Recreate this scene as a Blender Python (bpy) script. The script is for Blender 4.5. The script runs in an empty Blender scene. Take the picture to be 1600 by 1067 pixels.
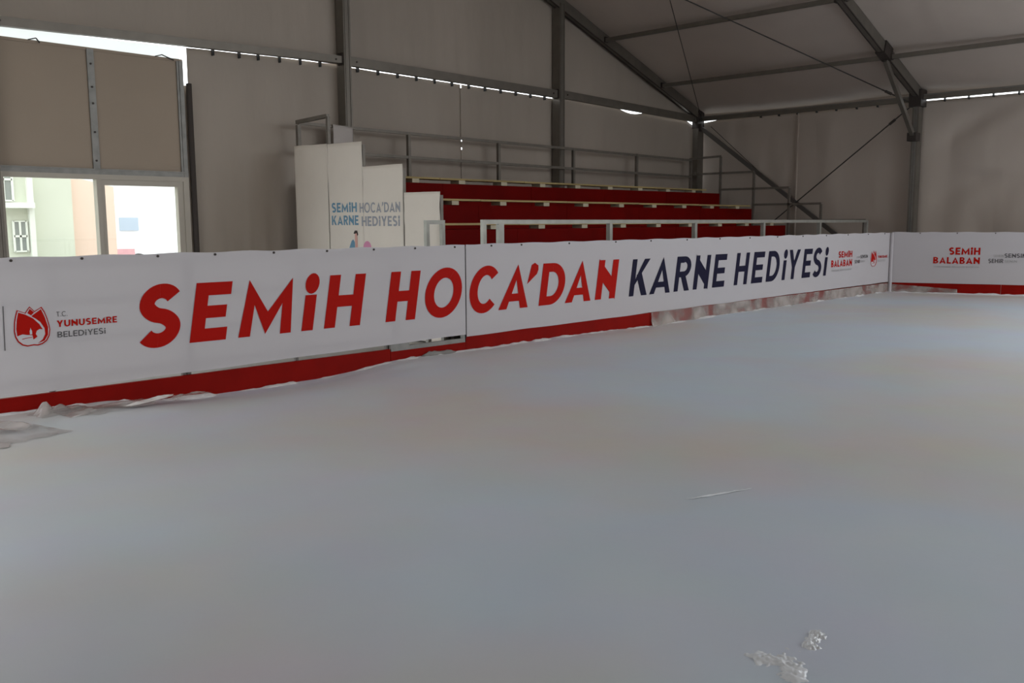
import bpy, bmesh, math, random
from mathutils import Vector, Matrix, noise
random.seed(7)
SC = bpy.context.scene
COL = SC.collection
V = Vector

# ---------------------------------------------------------------- camera
yaw, pitch, roll = 0.75953, -0.12874, -0.00558
fw = V((math.cos(yaw)*math.cos(pitch), math.sin(yaw)*math.cos(pitch), math.sin(pitch)))
rt = V((math.sin(yaw), -math.cos(yaw), 0)); up = rt.cross(fw)
r2 = math.cos(roll)*rt + math.sin(roll)*up; u2 = -math.sin(roll)*rt + math.cos(roll)*up
cam = bpy.data.cameras.new('camera'); camo = bpy.data.objects.new('camera', cam); COL.objects.link(camo)
cam.sensor_width = 36; cam.lens = 1434.2*36/1600; cam.clip_end = 400
M = Matrix(((r2.x, u2.x, -fw.x), (r2.y, u2.y, -fw.y), (r2.z, u2.z, -fw.z))).to_4x4()
M.translation = V((-18.747, -11.851, 1.3)); camo.matrix_world = M
SC.camera = camo

# ---------------------------------------------------------------- daylight
W = bpy.data.worlds.new('world'); SC.world = W; W.use_nodes = True
bg = W.node_tree.nodes['Background']; bg.inputs[0].default_value = (0.93, 0.97, 1.0, 1); bg.inputs[1].default_value = 3.0
SC.view_settings.view_transform = 'Standard'; SC.view_settings.look = 'None'
SC.view_settings.exposure = 0.28; SC.view_settings.gamma = 1; SC.view_settings.use_curve_mapping = False

# unseen side and roof openings added for light; portals only guide the sky
def portal(loc, rot, sx, sy):
    l = bpy.data.lights.new('added_opening', 'AREA'); l.shape = 'RECTANGLE'; l.size = sx; l.size_y = sy
    l.cycles.is_portal = True
    o = bpy.data.objects.new('added_opening', l); COL.objects.link(o); o.location = loc; o.rotation_euler = rot
REAR = -27.0; ROOF_END = -11.2  # roof stops short behind the camera, an added unseen opening for light
portal((-20, -5.1, 1.6), (0, -math.pi/2, 0), 3.3, 4.4)
portal((-4, (REAR+ROOF_END)/2, 6.7), (0, 0, 0), 8, ROOF_END-REAR)

# ---------------------------------------------------------------- helpers
MATS = {}
def mat(name, col, rough=.7, metal=0., spec=.3, var=0., vscale=4., bump=0., bscale=20., col2=None, transl=0., stretch=None, detail=4):
    if name in MATS: return MATS[name]
    m = bpy.data.materials.new(name); m.use_nodes = True; nt = m.node_tree; N = nt.nodes; L = nt.links
    b = N['Principled BSDF']; b.inputs['Base Color'].default_value = (*col, 1); b.inputs['Roughness'].default_value = rough
    b.inputs['Metallic'].default_value = metal; b.inputs['Specular IOR Level'].default_value = spec
    tc = N.new('ShaderNodeTexCoord'); src = tc.outputs['Object']
    if stretch:
        mp = N.new('ShaderNodeMapping'); mp.inputs['Scale'].default_value = stretch; L.new(src, mp.inputs[0]); src = mp.outputs[0]
    if var > 0 or col2:
        n = N.new('ShaderNodeTexNoise'); n.inputs['Scale'].default_value = vscale; n.inputs['Detail'].default_value = detail; L.new(src, n.inputs['Vector'])
        r = N.new('ShaderNodeValToRGB'); c2 = col2 or tuple(max(0, c*(1-var)) for c in col)
        r.color_ramp.elements[0].position = .35; r.color_ramp.elements[1].position = .65
        r.color_ramp.elements[0].color = (*c2, 1); r.color_ramp.elements[1].color = (*col, 1)
        L.new(n.outputs['Fac'], r.inputs[0]); L.new(r.outputs[0], b.inputs['Base Color'])
    if bump > 0:
        n = N.new('ShaderNodeTexNoise'); n.inputs['Scale'].default_value = bscale; n.inputs['Detail'].default_value = 3; L.new(src, n.inputs['Vector'])
        bp = N.new('ShaderNodeBump'); bp.inputs['Strength'].default_value = bump; bp.inputs['Distance'].default_value = .05
        L.new(n.outputs['Fac'], bp.inputs['Height']); L.new(bp.outputs[0], b.inputs['Normal'])
    if transl > 0:
        t = N.new('ShaderNodeBsdfTranslucent'); t.inputs[0].default_value = (*col, 1)
        mx = N.new('ShaderNodeMixShader'); mx.inputs[0].default_value = transl
        out = N['Material Output']; L.new(b.outputs[0], mx.inputs[1]); L.new(t.outputs[0], mx.inputs[2]); L.new(mx.outputs[0], out.inputs[0])
    MATS[name] = m; return m

fabric = mat('tent_fabric', (.405, .35, .298), .55, spec=.3, var=.10, vscale=.7, bump=.25, bscale=3.5, stretch=(1, 1, .35))
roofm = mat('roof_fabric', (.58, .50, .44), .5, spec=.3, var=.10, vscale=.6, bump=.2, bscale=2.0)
fabric_lit = mat('side_wall_fabric_lit', (.54, .47, .41), .55, spec=.3, var=.10, vscale=.7, bump=.25, bscale=3.5, stretch=(1, 1, .35))  # the gable fabric lightened, standing in for light on the side wall
alum = mat('aluminium', (.20, .18, .155), .45, .5, var=.12, vscale=6)
galv = mat('galvanised', (.26, .255, .24), .5, .5, var=.2, vscale=9)
railm = mat('rail_steel', (.21, .19, .165), .5, .4, var=.15, vscale=8)
railz = mat('rail_zinc', (.42, .42, .385), .45, .4, var=.15, vscale=8)
dark = mat('dark_steel', (.05, .04, .035), .6)
cable = mat('cable', (.05, .045, .04), .5)
panelm = mat('sandwich_panel', (.37, .30, .235), .6, var=.05, vscale=1.0)
pvc = mat('pvc_frame', (.46, .42, .36), .4, var=.04)
redp = mat('red_paint', (.25, .004, .0015), .6, spec=.08, var=.15, vscale=3)
redd = mat('red_tier', (.165, .002, .001), .6, spec=.06, var=.2, vscale=2)
wood = mat('plank_wood', (.52, .40, .18), .6, var=.3, vscale=3, stretch=(.4, 6, 6))
block = mat('bracket_wood', (.60, .54, .40), .6)
banner = mat('banner_vinyl', (.57, .545, .565), .5, spec=.25, bump=.12, bscale=1.4, transl=.12)
cloth = mat('white_cloth', (.86, .80, .72), .7, var=.04, vscale=1.5, bump=.25, bscale=3.5)
greyc = mat('grey_cloth', (.50, .46, .44), .7, bump=.2, bscale=6)
pred = mat('print_red', (.42, .007, .003), .6, spec=.08)
pnavy = mat('print_navy', (.014, .013, .035), .6, spec=.08)
pwhite = mat('print_white', (.57, .545, .565), .5)
pgrey = mat('print_grey', (.09, .085, .09), .5)
plgrey = mat('print_light_grey', (.38, .37, .37), .5)
pblue = mat('print_blue', (.16, .33, .47), .5)
pslate = mat('print_slate', (.36, .38, .43), .5)
ppink = mat('print_pink', (.72, .30, .48), .5)
pskin = mat('print_skin', (.75, .42, .36), .5)
phair = mat('print_hair', (.05, .03, .03), .5)
film = mat('plastic_film', (.58, .54, .50), .25, spec=.6, bump=.5, bscale=14)
frostm = mat('frost', (.74, .74, .75), .75, var=.1, vscale=20, bump=.3, bscale=30)
slab = mat('concrete', (.45, .44, .42), .8, var=.2, vscale=2)
black = mat('black_strap', (.02, .02, .02), .6)

flapm = mat('gap_flap', (.80, .84, .84), .6, transl=.45)
def mkfilm():
    m = bpy.data.materials.new('clear_film'); m.use_nodes = True; N = m.node_tree.nodes; L = m.node_tree.links
    b = N['Principled BSDF']; b.inputs['Base Color'].default_value = (.46, .41, .38, 1); b.inputs['Roughness'].default_value = .16; b.inputs['Specular IOR Level'].default_value = .8
    t = N.new('ShaderNodeBsdfTransparent'); mx = N.new('ShaderNodeMixShader')
    tc = N.new('ShaderNodeTexCoord'); n = N.new('ShaderNodeTexNoise'); n.inputs['Scale'].default_value = 3.2; L.new(tc.outputs['Object'], n.inputs['Vector'])
    r = N.new('ShaderNodeMapRange'); r.inputs[1].default_value = .35; r.inputs[2].default_value = .65; r.inputs[3].default_value = .15; r.inputs[4].default_value = .85
    L.new(n.outputs['Fac'], r.inputs[0]); L.new(r.outputs[0], mx.inputs[0])
    L.new(b.outputs[0], mx.inputs[1]); L.new(t.outputs[0], mx.inputs[2]); L.new(mx.outputs[0], N['Material Output'].inputs[0])
    return m
cfilm = mkfilm()
def mkglass():
    m = bpy.data.materials.new('window_glass'); m.use_nodes = True; N = m.node_tree.nodes; L = m.node_tree.links
    g = N.new('ShaderNodeBsdfGlossy'); g.inputs['Roughness'].default_value = .02
    t = N.new('ShaderNodeBsdfTransparent'); t.inputs[0].default_value = (.95, .97, .96, 1); mx = N.new('ShaderNodeMixShader'); mx.inputs[0].default_value = .06
    L.new(t.outputs[0], mx.inputs[1]); L.new(g.outputs[0], mx.inputs[2]); L.new(mx.outputs[0], N['Material Output'].inputs[0]); return m
glass = mkglass()

def bm_(): return bmesh.new()
def box(bm, a, b):
    x0, y0, z0 = a; x1, y1, z1 = b
    v = [bm.verts.new(p) for p in ((x0,y0,z0),(x1,y0,z0),(x1,y1,z0),(x0,y1,z0),(x0,y0,z1),(x1,y0,z1),(x1,y1,z1),(x0,y1,z1))]
    for f in ((0,3,2,1),(4,5,6,7),(0,1,5,4),(1,2,6,5),(2,3,7,6),(3,0,4,7)): bm.faces.new([v[i] for i in f])
def bar(bm, p0, p1, w, h, upv=(0,0,1)):
    p0, p1 = V(p0), V(p1); d = (p1-p0).normalized()
    if abs(d.dot(V(upv))) > .999: upv = (0, 1, 0)
    s = d.cross(V(upv)).normalized(); n = s.cross(d)
    v = []
    for p in (p0, p1):
        for a, b in ((-1,-1),(1,-1),(1,1),(-1,1)): v.append(bm.verts.new(p + s*a*w/2 + n*b*h/2))
    for f in ((0,1,2,3),(7,6,5,4),(0,4,5,1),(1,5,6,2),(2,6,7,3),(3,7,4,0)): bm.faces.new([v[i] for i in f])
def tube(bm, p0, p1, r, k=10):
    p0, p1 = V(p0), V(p1); d = (p1-p0).normalized(); a = V((0,0,1)) if abs(d.z) < .9 else V((1,0,0))
    s = d.cross(a).normalized(); n = s.cross(d); R = []
    for p in (p0, p1): R.append([bm.verts.new(p + s*math.cos(2*math.pi*i/k)*r + n*math.sin(2*math.pi*i/k)*r) for i in range(k)])
    for i in range(k): bm.faces.new((R[0][i], R[0][(i+1)%k], R[1][(i+1)%k], R[1][i]))
    bm.faces.new(R[0][::-1]); bm.faces.new(R[1])
def grid(bm, nu, nv, f):
    g = [[bm.verts.new(f(i/nu, j/nv)) for j in range(nv+1)] for i in range(nu+1)]
    for i in range(nu):
        for j in range(nv): bm.faces.new((g[i][j], g[i+1][j], g[i+1][j+1], g[i][j+1]))
def nz(*p): return noise.noise(V(p))

BASE = {}
def obj(name, bm, m, parent=None, base=None, smooth=False, solid=0):
    bmesh.ops.recalc_face_normals(bm, faces=bm.faces)
    me = bpy.data.meshes.new(name); off = V((0,0,0))
    if parent is not None: off = BASE[parent.name]
    elif base is not None: off = V(base)
    bmesh.ops.translate(bm, verts=bm.verts, vec=-off)
    bm.to_mesh(me); bm.free(); me.materials.append(m)
    if smooth:
        for p in me.polygons: p.use_smooth = True
    o = bpy.data.objects.new(name, me); COL.objects.link(o)
    if parent is not None: o.parent = parent
    else: o.location = off
    BASE[o.name] = off
    if solid:
        md = o.modifiers.new('thickness', 'SOLIDIFY'); md.thickness = solid; md.offset = 0
    return o
def thing(name, label, cat, base, group=None, kind=None):
    o = bpy.data.objects.new(name, None); COL.objects.link(o); o.location = base; o.empty_display_size = .2
    BASE[o.name] = V(base); return tag(o, label, cat, group, kind)
def tag(o, label=None, cat=None, group=None, kind=None):
    if label: o['label'] = label
    if cat: o['category'] = cat
    if group: o['group'] = group
    if kind: o['kind'] = kind
    return o
def struct(name, bm, m, label=None, **k):
    return tag(obj(name, bm, m, **k), label=label, kind='structure')

# ---------------------------------------------------------------- setting: ground, tent skin
SL = .34; ROOF0 = 3.80
def roofz(x): return ROOF0 + SL*(-x if x > -10 else x + 20)
b = bm_(); box(b, (-60, -60, -.40), (60, 60, -.22)); struct('floor', b, slab, 'grey ground slab under the rink and outside')

def lump(x, z, s=1.): return .05*s*nz(x*.6, z*.25, 3.1) + .026*s*nz(x*2.1, z*.6, 7.7) + .006*s*nz(x*6, z*1.1, 2.2)
def stripes(x, z, z0, s=1.): return .012*s*nz(x*7., z*.5, 1.3)*math.exp(-max(0, z-z0)*1.6)
# gable wall, upper triangle
b = bm_()
def gable(u, v):
    x = -20 + 20.0*u; z0 = 3.66 + .05; zt = roofz(x) + .0
    z = z0 + (zt-z0)*v
    return (x, .03 + (lump(x, z, .8) + stripes(x, z, z0, 2.4))*min(1, 6*v*(1-v)+.3), z)
grid(b, 260, 26, gable)
wall_back = struct('wall_back', b, fabric, 'taupe tent fabric filling the gable end', smooth=True)
def bay_bottom(x):   # underside of the horizontal gable beams
    if x < -10: return 3.57 + (x+15)/5*.14
    if x < -5: return 3.69 - (x+10)/5*.03
    return 3.68 - (x+5)/5*.13
def sheet(x0, x1, topf, seed, folds=None, nu=70, nvv=50):
    b = bm_()
    def f(u, v):
        x = x0 + (x1-x0)*u; zt = topf(x); z = -.2 + (zt+.2)*v
        d = lump(x+seed, z) + (folds(x, z) if folds else 0)
        return (x, .05 + d*min(1, 8*u*(1-u)+.15)*min(1, (1-v)*9+.1), z)
    grid(b, nu, nvv, f)
    return obj('wall_sheet', b, fabric, wall_back, smooth=True, solid=.004)
def foldsA(x, z):
    return .05*nz(x*4.2, z*.22, 11)*max(0, 1-z/3.6) - .02*nz(x*9, z*.4, 4)*max(0, 1.6-z)
sheet(-12.525, -10.04, lambda x: bay_bottom(x) + .012 + .012*nz(x*1.3, 2, 0), 0, foldsA)
sheet(-9.98, -7.485, lambda x: bay_bottom(x) + .006 + .006*nz(x*2, 5, 0), 4)
sheet(-7.455, -5.0, lambda x: bay_bottom(x) + .005 + .006*nz(x*2, 5, 0), 9)
def topC(x):
    t = bay_bottom(x) + .03
    if -2.95 < x < -2.05: t -= .06*math.sin(math.pi*(x+2.95)/.9)
    if x > -.35: t -= .10*(x+.35)/.35
    return t
sheet(-5.0, -.03, topC, 17, lambda x, z: .03*nz(x*5, z*.8, 9)*max(0, (x+.9))*max(0, z-2.6), nu=110)
for z0, z1 in ((-.2, 2.57), (2.61, 2.71), (2.76, 3.62)):
    b = bm_(); bar(b, (-7.47, .045, z0), (-7.47, .045, z1), .05, .03, (0,1,0)); obj('lacing_seam', b, fabric, wall_back)
# lacing straps along the tops of the sheets
for i in range(12):
    x = -9.7 + i*.40; b = bm_(); z = bay_bottom(x); box(b, (x-.009, -.0, z-.05), (x+.009, .06, z+.04)); obj('lacing_strap', b, black, wall_back)
for x in (-12.15, -11.75, -11.45, -11.1, -10.75, -10.4):
    b = bm_(); z = bay_bottom(x); box(b, (x-.009, -.0, z-.06), (x+.009, .06, z+.04)); obj('lacing_strap', b, black, wall_back)

# eave wall, far side
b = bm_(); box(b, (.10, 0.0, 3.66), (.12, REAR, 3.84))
wall_right = struct('wall_right', b, fabric_lit, 'taupe tent fabric of the long side wall')
def sheetR(y0, y1, topf, seed, folds=None, nu=60):
    b = bm_()
    def f(u, v):
        y = y0 + (y1-y0)*u; zt = topf(y); z = -.2 + (zt+.2)*v
        d = lump(y+seed, z, 1.1) + (folds(y, z) if folds else 0)
        return (.09 + d*min(1, 8*u*(1-u)+.15)*min(1, (1-v)*9+.1), y, z)
    grid(b, nu, 50, f)
    return obj('wall_sheet', b, fabric_lit, wall_right, smooth=True, solid=.004)
def foldR(y, z): # diagonal drag folds
    t = (y+5.2)*.55 + (z-2.6)*.8
    return .05*math.exp(-((t+.0)*5)**2) + .04*math.exp(-((t+.9)*5)**2)*(z < 2.2) + .03*nz(y*1.5+z*1.7, y-z, 2.2)
sheetR(0.04, -2.50, lambda y: 3.60 - .05*max(0, 1+y/.5)*(y > -.5) + .012*min(1, -y/1.2) + .004*nz(y*2, 0, 0), 3, lambda y, z: .02*nz(y*2+z*1.8, z-y, 5) + .03*nz(y*6, z*2, 1)*max(0, y+.8)*max(0, z-2.7))
sheetR(-2.47, -5.02, lambda y: 3.605, 8, lambda y, z: .015*nz(y*2-z, z, 5))
sheetR(-5.02, -10.0, lambda y: 3.605 - .010*min(1, (-y-5.02)/1.5), 21, foldR, nu=110)
sheetR(-10.0, REAR, lambda y: 3.60, 31)
b = bm_(); bar(b, (.06, -2.485, -.2), (.06, -2.485, 3.58), .05, .02, (0,1,0)); obj('lacing_seam', b, fabric_lit, wall_right)
for i in range(14):
    y = -1.6 - i*.43
    if abs(y+5.02) < .15: continue
    b = bm_(); box(b, (.02, y-.009, 3.56), (.10, y+.009, 3.64)); obj('lacing_strap', b, black, wall_right)

# roof
b = bm_()
def roofR(u, v):
    x = .15-10.15*u; y = ROOF_END*v
    return (x + .0, y + .06*(v == 0), roofz(x) + .03*nz(x*.9, y*.35, 5) + .012*nz(x*.5, y*3.2, 8) - .04*math.sin(math.pi*((-y) % 5)/5))
grid(b, 50, 160, roofR)
ceiling = struct('ceiling', b, roofm, 'taupe tent roof fabric sloping to the side wall', smooth=True)
b = bm_(); grid(b, 10, 30, lambda u, v: (-8-12*u, REAR*v, roofz(-8-12*u))); obj('roof_sheet', b, roofm, ceiling, smooth=True)
# near long side: unseen wall, its opening added to light the interior
b = bm_(); box(b, (-20.02, -7.2, 3.2), (-20, .05, 3.8)); box(b, (-20.02, -3.0, -.2), (-20, .05, 3.2)); box(b, (-20.02, REAR, -.2), (-20, -7.2, 3.8)); box(b, (-20, REAR, -.2), (0.1, REAR+.03, 3.8))
struct('wall_left', b, fabric, 'taupe tent fabric of the near long side, with an opening added for light')
# ---------------------------------------------------------------- tent frame
def member(name, label, cat, fn, m=alum, group=None, base=(0,0,0)):
    b = bm_(); fn(b); return tag(obj(name, b, m, base=base), label, cat, group, 'thing')
def gpost(name, x, w, ztop, label, base_x=None):
    t = thing(name, label, 'post', (x, -.08, -.22), 'gable posts', 'thing')
    b = bm_(); box(b, (x-w/2, -.17, -.22), (x+w/2, .02, ztop)); obj('post_profile', b, alum, t)
    for xx in (x-w/2+.02, x+w/2-.035):
        b = bm_(); box(b, (xx, -.18, -.2), (xx+.015, -.17, ztop)); obj('keder_rail', b, alum, t)
    z = bay_bottom(x-.1)
    for xx in (x-w/2-.012, x+w/2):
        b = bm_(); box(b, (xx, -.15, z-.02), (xx+.012, -.02, z+.16)); obj('beam_bracket', b, dark, t)
    b = bm_(); box(b, (x-.14, -.22, -.22), (x+.14, .02, -.205)); obj('base_plate', b, galv, t)
    return t
gpost('gable_post', -10.03, .13, roofz(-10), 'grey gable post behind the side panel of the red grandstand')
gpost('gable_post', -5.01, .15, roofz(-5)-.1, 'grey gable post behind the middle of the grandstand back rail')
gpost('gable_post', -15.07, .14, roofz(-15)-.1, 'grey gable post left of the window frame')
t = thing('corner_post', 'dark corner post where the two tent walls meet', 'post', (-.08, -.08, -.22), None, 'thing')
b = bm_(); box(b, (-.20, -.16, -.22), (.04, -.02, 3.80)); obj('post_profile', b, alum, t)
b = bm_(); box(b, (-.215, -.165, 3.42), (.05, -.01, 3.82)); obj('joint_plate', b, dark, t)
b = bm_(); tube(b, (-.205, -.10, 2.42), (-.19, -.10, 2.42), .02); obj('bolt', b, galv, t)
t = thing('side_post', 'grey side post with knee brace on the right hand wall', 'post', (-.08, -5.02, -.22), None, 'thing')
b = bm_(); box(b, (-.17, -5.08, -.22), (.03, -4.95, 3.70)); obj('post_profile', b, alum, t)
for yy in (-5.04, -5.005):
    b = bm_(); box(b, (-.18, yy, -.2), (-.17, yy+.015, 3.6)); obj('keder_rail', b, galv, t)
b = bm_(); box(b, (-.33, -5.10, 2.82), (-.10, -4.93, 2.98)); obj('brace_clamp', b, dark, t)
b = bm_(); bar(b, (-.26, -5.02, 2.92), (-1.75, -5.02, 4.16), .07, .09); obj('knee_brace', b, alum, t)
b = bm_(); box(b, (-.24, -5.13, 3.48), (.06, -4.90, 3.80)); obj('joint_plate', b, dark, t)

for x0, x1, z0, z1, h0, h1, lab in ((-15.0, -10.10, 3.57, 3.71, .10, .11, 'grey horizontal gable beam above the window'),
        (-9.95, -5.10, 3.69, 3.66, .14, .14, 'grey horizontal gable beam in the middle bay above the grandstand'),
        (-4.93, -.20, 3.68, 3.55, .12, .17, 'grey horizontal gable beam reaching into the far corner')):
    t = thing('gable_beam', lab, 'beam', (x0, -.08, z0), 'gable beams', 'thing')
    b = bm_(); bar(b, (x0, -.085, z0+h0/2), (x1, -.085, z1+h1/2), .09, (h0+h1)/2); obj('beam_profile', b, alum, t)
    for xx in (x0+.12, x1-.12):
        zz = z0 + (z1-z0)*(xx-x0)/(x1-x0) + h0/2
        b = bm_(); tube(b, (xx, -.145, zz), (xx, -.125, zz), .014, 8); obj('bolt', b, dark, t)
for y0, y1, z0, z1, lab in ((-.16, -4.95, 3.59, 3.59, 'thin eave beam on the far wall between corner and side post'), (-5.08, -10, 3.615, 3.60, 'eave beam right of the side post above a bright slit')):
    t = thing('eave_beam', lab, 'beam', (-.05, y0, z0), 'eave beams', 'thing')
    b = bm_(); bar(b, (-.05, y0, z0+.05), (-.05, y1, z1+.05), .10, .10); obj('beam_profile', b, alum, t)
    b = bm_(); bar(b, (-.108, y0, z0+.085), (-.108, y1, z1+.085), .015, .012); obj('keder_rail', b, galv, t)
for y, x1, lab in ((-.10, -10.2, 'sloping gable rafter above the corner of the end wall'), (-5.02, -10.2, 'heavy sloping roof rafter meeting the side post')):
    t = thing('rafter', lab, 'rafter', (-.1, y, 3.6), 'roof rafters', 'thing')
    zz = lambda x: 3.69 + .342*(-x)
    b = bm_(); bar(b, (-.02, y, zz(-.02)), (x1, y, zz(x1)), .13, .19); obj('rafter_profile', b, alum, t)
    for yy in (y-.05, y+.05):
        b = bm_(); bar(b, (-.05, yy, zz(-.05)-.105), (x1, yy, zz(x1)-.105), .015, .02); obj('keder_rail', b, dark, t)
t = [o for o in COL.objects if o.name == 'rafter.001'][0]
b = bm_(); bar(b, (-1.66, -5.02, 3.69+.342*1.66), (-1.98, -5.02, 3.69+.342*1.98), .17, .23); obj('purlin_sleeve', b, dark, t)
for x, y0, y1, lab in ((-1.68, -.17, -4.95, 'lower roof purlin in the bay beside the gable'), (-3.68, -.17, -4.95, 'upper roof purlin in the bay beside the gable'),
                       (-1.68, -5.09, -10, 'lower roof purlin in the bay right of the heavy rafter'), (-3.68, -5.09, -10, 'upper roof purlin in the bay right of the heavy rafter')):
    t = thing('purlin', lab, 'purlin', (x, y0, 3.7-.34*x), 'roof purlins', 'thing')
    z = 3.645 + .342*(-x)
    b = bm_(); bar(b, (x, y0, z), (x, y1, z), .07, .075); obj('purlin_profile', b, alum, t)
    for yy in (y0-.03, y1):
        b = bm_(); box(b, (x-.05, yy, z-.05), (x+.05, yy+.03, z+.06)); obj('end_bracket', b, dark, t)
def wire(name, p0, p1, r, lab, cat, buckle=None, m=cable, group=None):
    t = thing(name, lab, cat, p0, group, 'thing'); b = bm_(); tube(b, p0, p1, r, 6); obj('strand', b, m, t)
    if buckle:
        p0, p1 = V(p0), V(p1); d = (p1-p0).normalized(); c = p0 + d*buckle
        b = bm_(); tube(b, c-d*.07, c+d*.07, .028, 8); tube(b, c-d*.16, c-d*.07, .014, 6); tube(b, c+d*.07, c+d*.16, .014, 6); obj('turnbuckle', b, dark, t)
wire('roof_cable', (-.1, -.20, 3.585), (-10, -4.9, 6.88), .008, 'thin roof cable rising from the far corner', 'cable', .5, group='roof bracing cables')
wire('roof_cable', (-.12, -4.92, 3.555), (-10, -.2, 6.85), .011, 'thin roof cable with turnbuckle beside the knee brace', 'cable', .62, group='roof bracing cables')
wire('wall_cable', (-.19, -4.94, 3.50), (-.19, -.3, -.1), .013, 'thin slanting cable from the side post down behind the grandstand', 'cable', .45)
wire('wall_strap', (-.08, -.42, 3.45), (-.08, -2.45, 1.72), .007, 'fine strap running beside the thick diagonal brace', 'strap')
t = thing('diagonal_brace', 'thick dark diagonal tube from the far corner down the side wall', 'brace', (-.1, -4.9, -.2), None, 'thing')
b = bm_(); bar(b, (-.10, -.14, 3.46), (-.10, -4.9, -.02), .05, .085); obj('brace_tube', b, mat('brace_dark', (.12, .11, .10), .5, .3), t)
b = bm_(); box(b, (-.16, -.22, 3.36), (-.06, -.10, 3.52)); obj('end_bracket', b, dark, t)

# ---------------------------------------------------------------- insulated panel bay with window
b = bm_(); grid(b, 4, 20, lambda u, v: (-12.70+.34*u, .10+.01*nz(u*3, v*5, 1), -.2+3.36*v)); obj('edge_flap', b, fabric, wall_back, smooth=True, solid=.004)
panel = struct('wall_panel', (lambda b: (box(b, (-14.96, .0, 2.0), (-13.865, .06, 3.45)), b)[1])(bm_()), panelm, 'cream insulated panels above the window')
b = bm_(); box(b, (-13.80, .0, 2.0), (-12.70, .06, 3.45)); obj('panel', b, panelm, panel)
b = bm_(); box(b, (-14.96, .0, -.2), (-12.62, .06, .70)); obj('panel', b, panelm, panel)
b = bm_(); box(b, (-13.875, -.02, 1.99), (-13.79, .07, 3.46)); obj('joint_channel', b, galv, panel)
b = bm_(); box(b, (-12.71, -.02, 1.93), (-12.62, .07, 3.45)); box(b, (-12.68, -.03, 1.93), (-12.665, -.02, 3.45)); obj('edge_channel', b, galv, panel)
b = bm_(); box(b, (-14.98, -.025, 1.93), (-12.62, .07, 2.0)); box(b, (-14.98, -.035, 1.985), (-12.62, -.025, 2.0)); obj('base_channel', b, galv, panel)
b = bm_(); box(b, (-14.98, -.015, 3.44), (-12.62, .07, 3.475)); obj('top_channel', b, panelm, panel)
b = bm_(); grid(b, 40, 4, lambda u, v: (-15.3+2.72*u, .14+.01*nz(u*9, v, 2), 3.38+(.235+.035*u+.006*nz(u*6, 3, 1))*v)); obj('gap_flap', b, flapm, panel, smooth=True)
for z in (2.1, 2.45, 2.8, 3.0, 3.28):
    b = bm_(); tube(b, (-13.833, -.03, z), (-13.833, -.02, z), .013, 8); obj('rivet', b, dark, panel)
for x0, x1 in ((-14.55, -14.42), (-13.0, -12.75)):
    b = bm_(); bar(b, (x0, -.03, 3.47), (x0+.09, -.03, 3.50), .01, .012); bar(b, (x0+.09, -.03, 3.50), (x1, -.03, 3.45), .01, .012); obj('tie_wire', b, black, panel)
win = struct('window_1', (lambda b: (box(b, (-15.0, -.03, 1.87), (-12.62, .08, 1.93)), box(b, (-15.0, -.03, .70), (-12.62, .08, .80)),
     box(b, (-15.0, -.03, .80), (-14.93, .08, 1.87)), box(b, (-12.70, -.03, .80), (-12.62, .08, 1.87)), box(b, (-13.855, -.03, .80), (-13.80, .08, 1.87)), b)[-1])(bm_()), pvc, 'beige framed double window in the end wall')
b = bm_()
for a in (((-13.80, -.015, 1.80), (-12.70, .07, 1.87)), ((-13.80, -.015, .80), (-12.70, .07, .87)), ((-13.80, -.015, .87), (-13.75, .07, 1.80)), ((-12.78, -.015, .87), (-12.70, .07, 1.80))): box(b, *a)
obj('sash', b, pvc, win)
b = bm_(); box(b, (-13.75, .03, .87), (-12.78, .036, 1.80)); obj('pane', b, glass, win)
b = bm_(); box(b, (-14.93, .03, .80), (-13.855, .036, 1.87)); obj('pane', b, glass, win)
b = bm_(); tube(b, (-12.55, -.02, -.22), (-12.55, -.02, 3.17), .038); tag(obj('door_pole', b, dark, base=(-12.55, -.02, -.22)), 'dark upright pole beside the right edge of the window', 'pole', None, 'thing')
b = bm_(); box(b, (-12.585, -.03, 1.72), (-12.515, .0, 1.76)); o = obj('pole_bracket', b, galv, bpy.data.objects['door_pole'])

# ---------------------------------------------------------------- red grandstand
XL, XR = -11.0, -.6
TY = [-3.40, -2.60, -1.80, -1.00]; TZ = [.85, 1.21, 1.565, 1.915]
gs = thing('grandstand', 'red tiered grandstand with wooden bench planks against the end wall', 'grandstand', (-5.8, -2.2, -.22))
for k in range(4):
    z0 = TZ[k-1] if k else .30
    for i in range(5):
        x0 = XL + .05 + i*2.07; b = bm_(); box(b, (x0+.003, TY[k], z0-.02), (x0+2.067, TY[k]+.03, TZ[k])); obj('riser_panel', b, redd, gs)
    b = bm_(); box(b, (XL+.05, TY[k]+.03, TZ[k]-.04), (XR, TY[k]+.80, TZ[k])); obj('tread', b, redd, gs)
for k in range(1, 4):
    x1 = XR - (.62 if k == 3 else .15)
    b = bm_(); n = 5; xs = [XL+.08 + (x1-XL-.08)*i/n for i in range(n+1)]
    for i in range(n):
        z = TZ[k] + .075 + .012*(1-i/n)
        pb = bm_(); box(pb, (xs[i]+.004, TY[k]-.05+.008*nz(i, k, 1), z-.028), (xs[i+1]-.004, TY[k]+.21, z)); pl = obj('seat_plank', pb, wood, gs)
        for q in (.25, .75):
            x = xs[i] + (xs[i+1]-xs[i])*q; pb = bm_(); box(pb, (x-.07, TY[k]-.035, TZ[k]), (x+.07, TY[k]+.16, z-.028)); obj('plank_bracket', pb, block, pl)
for x in (XL+.1, -8.9, -6.84, -4.76, -2.68, XR-.05):
    for k in range(4):
        b = bm_(); box(b, (x-.03, TY[k]+.04, -.22), (x+.03, TY[k]+.10, TZ[k]-.04)); obj('support_leg', b, galv, gs)
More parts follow.
